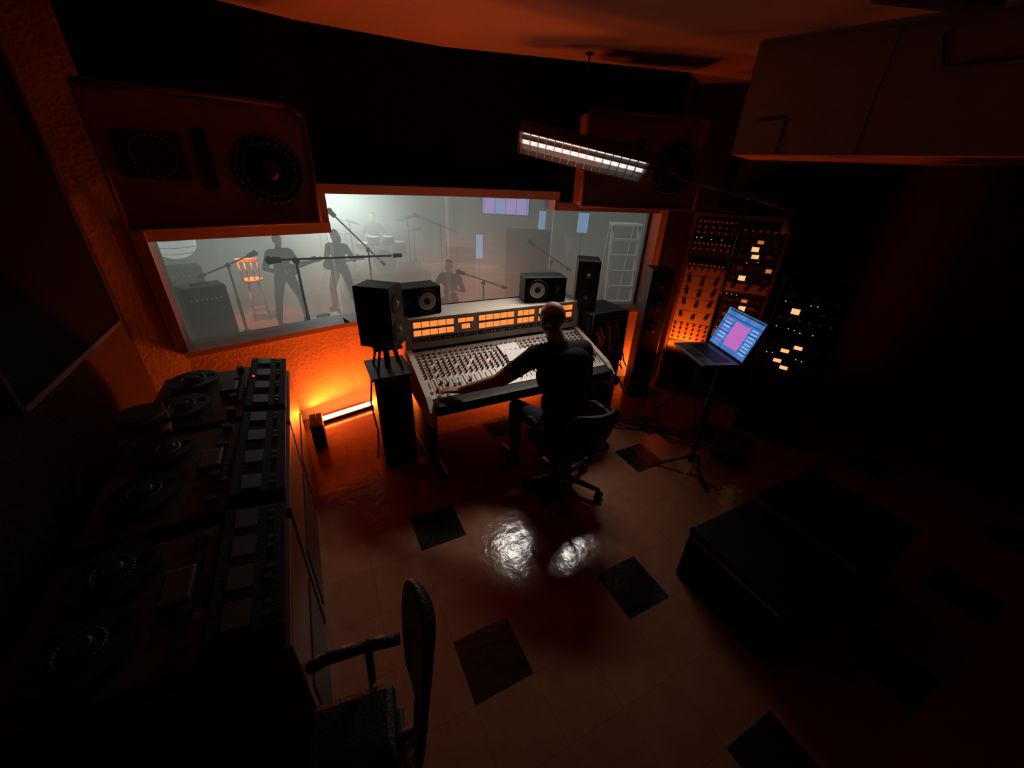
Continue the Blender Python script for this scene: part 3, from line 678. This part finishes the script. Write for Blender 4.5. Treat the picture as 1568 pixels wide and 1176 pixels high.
figure('seated_percussionist',seatfn,.013,seatm,[skin,shirt,jeans,hairdk],(2.6,7.8,FZ),math.radians(140),3)
stool((2.6,7.8,FZ),name='stool')
b=B('hand_drums')
for x,r_,h in((-.18,.14,.62),(.16,.16,.62)):
    b.cyl((x,0,0),(x,0,h),r_*.75,woodor,r_,seg=24);b.ring((x,0,h-.02),(0,0,1),r_,.012,steel);b.cyl((x,0,h),(x,0,h+.005),r_,white)
b.done((2.15,7.05,FZ),.3)
def mic_stand(loc,h,boomA,boomB,name='microphone_stand',s=1.0):
    b=B(name)
    for a in(.3,2.4,4.5): b.cyl((0,0,.25),(.38*math.cos(a),.38*math.sin(a),.02),.014*s,black)
    b.cyl((0,0,.05),(0,0,h*.6),.02*s,black);b.cyl((0,0,h*.55),(0,0,h),.013*s,black);b.sph((0,0,h),.035*s,black)
    b.cyl(boomA,boomB,.011*s,black)
    A=Vector(boomA);Bv=Vector(boomB);dd_=(A-Bv).normalized();b.cyl(A,A+dd_*.12,.03*s,black,.035*s);b.sph(A+dd_*.13,.042*s,dkgrey);b.cyl(Bv-dd_*.02,Bv-dd_*.14,.022*s,rubber)
    return b.done(loc)
mic_stand((-.12,6.0,FZ),1.83,(-.17,0,1.85),(1.22,-.1,1.86),s=1.3)
mic_stand((1.15,8.6,FZ),1.5,(-.5,.2,2.1),(.2,-.05,1.3),s=1.4)
mic_stand((-1.2,8.2,FZ),1.4,(.3,.2,1.5),(-.3,-.1,1.3),s=1.2)
mic_stand((2.95,6.9,FZ),1.1,(-.3,.2,1.25),(.3,-.1,1.05),s=1.2)
mic_stand((3.3,10.6,FZ),1.7,(-.5,.2,1.9),(.3,-.1,1.6),s=1.4)
mic_stand((4.5,7.0,FZ),1.4,(-.3,.2,1.7),(.3,-.1,1.3),s=1.3)
grillem=pm('grille_cloth',(.03,.028,.025),.9)
def amp(loc,rz,w,h,d_):
    b=B('guitar_amplifier');b.box((0,0,h/2),(w,d_,h),black,bev=.015);b.box((0,-d_/2-.003,h*.4),(w*.9,.01,h*.7),grillem);b.box((0,-d_/2-.003,h*.87),(w*.9,.012,h*.16),dkgrey)
    for i in range(7):b.cyl((-w*.35+i*w*.11,-d_/2-.008,h*.87),(-w*.35+i*w*.11,-d_/2-.025,h*.87),.013,white,seg=10)
    b.box((0,0,h+.02),(.22,.03,.015),rubber);b.box((-.1,0,h+.01),(.02,.03,.02),rubber);b.box((.1,0,h+.01),(.02,.03,.02),rubber)
    return b.done(loc,rz)
amp((-1.45,7.1,FZ),.4,.55,1.35,.35);amp((-.95,5.6,FZ),.3,.42,.85,.32);amp((-2.2,9.4,FZ),.3,.75,1.2,.35);amp((3.7,10.2,FZ),-.2,.75,1.2,.35);amp((.1,7.6,FZ),.2,.6,.55,.3);amp((4.9,8.0,FZ),-.4,.7,1.0,.35);amp((1.6,7.3,FZ),.1,.55,.5,.3)
stool((-1.05,9.6,FZ),woodor,.85,True,'bar_stool')
area('stool_warm_fill',(-1.15,9.35,FZ+1.9),.2,40,(1,.25,.04),(.05,.15,-1),spread=70)  # added orange light to warm the stool, no fixture stands here
area('percussion_warm_light',(3.0,7.9,FZ+.4),.3,14,(1,.12,.03),(-.3,-.3,.6))  # orange area light beside the percussionist, without a fixture
b=B('paper_lantern');b.sph((0,0,0),(.28,.28,.24),pm('lantern_paper',(.8,.8,.75),.8,em=(.8,.85,.8),es=.5));b.cyl((0,0,.24),(0,0,2.14),.004,black)
for z in(-.14,-.05,.05,.14): b.ring((0,0,z),(0,0,1),math.sqrt(max(0,1-(z/.24)**2))*.282,.003,grey)
b.done((-1.72,7.7,1.06))
b=B('step_ladder')
for s_ in(-1,1): b.box((s_*.26,-.27,1.1),(.045,.07,2.26),white,rot=(-.16,0,0));b.box((s_*.24,.25,1.08),(.03,.04,2.22),white,rot=(.14,0,0))
for i in range(7): b.box((0,-.43+i*.048+.0,.28+i*.28),(.5,.1,.04),white)
b.box((0,-.05,2.22),(.56,.3,.05),white,bev=.01)
b.done((5.45,6.05,FZ),math.radians(-20))
b=B('wall_television');b.box((0,0,0),(1.15,.06,.62),black,bev=.01);b.box((0,-.034,0),(1.09,.006,.57),tvm);b.cyl((0,.03,.3),(0,.05,1.6),.02,black);b.done((4.45,9.1,1.6),math.radians(-28))
for x,y,z,w1,h1,r_ in((6.45,8.7,1.15,.3,.5,-.6),(3.9,9.4,.55,.2,.6,-.3),(5.9,9.8,1.1,.22,.5,-.5)):
    b=B('control_screen');b.box((0,0,0),(w1,.05,h1),black);b.box((0,-.03,0),(w1-.03,.006,h1-.03),bluelr);b.cyl((0,.02,-h1/2),(0,.02,FZ-z),.015,black);b.cyl((0,.02,FZ-z),(0,.02,FZ-z+.02),.18,black);b.done((x,y,z),r_)
def gobo(loc,rz):
    b=B('acoustic_gobo');b.box((0,0,.95),(1.1,.12,1.7),plasterdk,bev=.01);b.box((0,-.065,.95),(1.0,.01,1.6),cloth);b.box((0,0,.05),(1.1,.4,.06),black);b.done(loc,rz)
gobo((5.0,8.9,FZ),-.5);gobo((-2.9,8.2,FZ),.6)
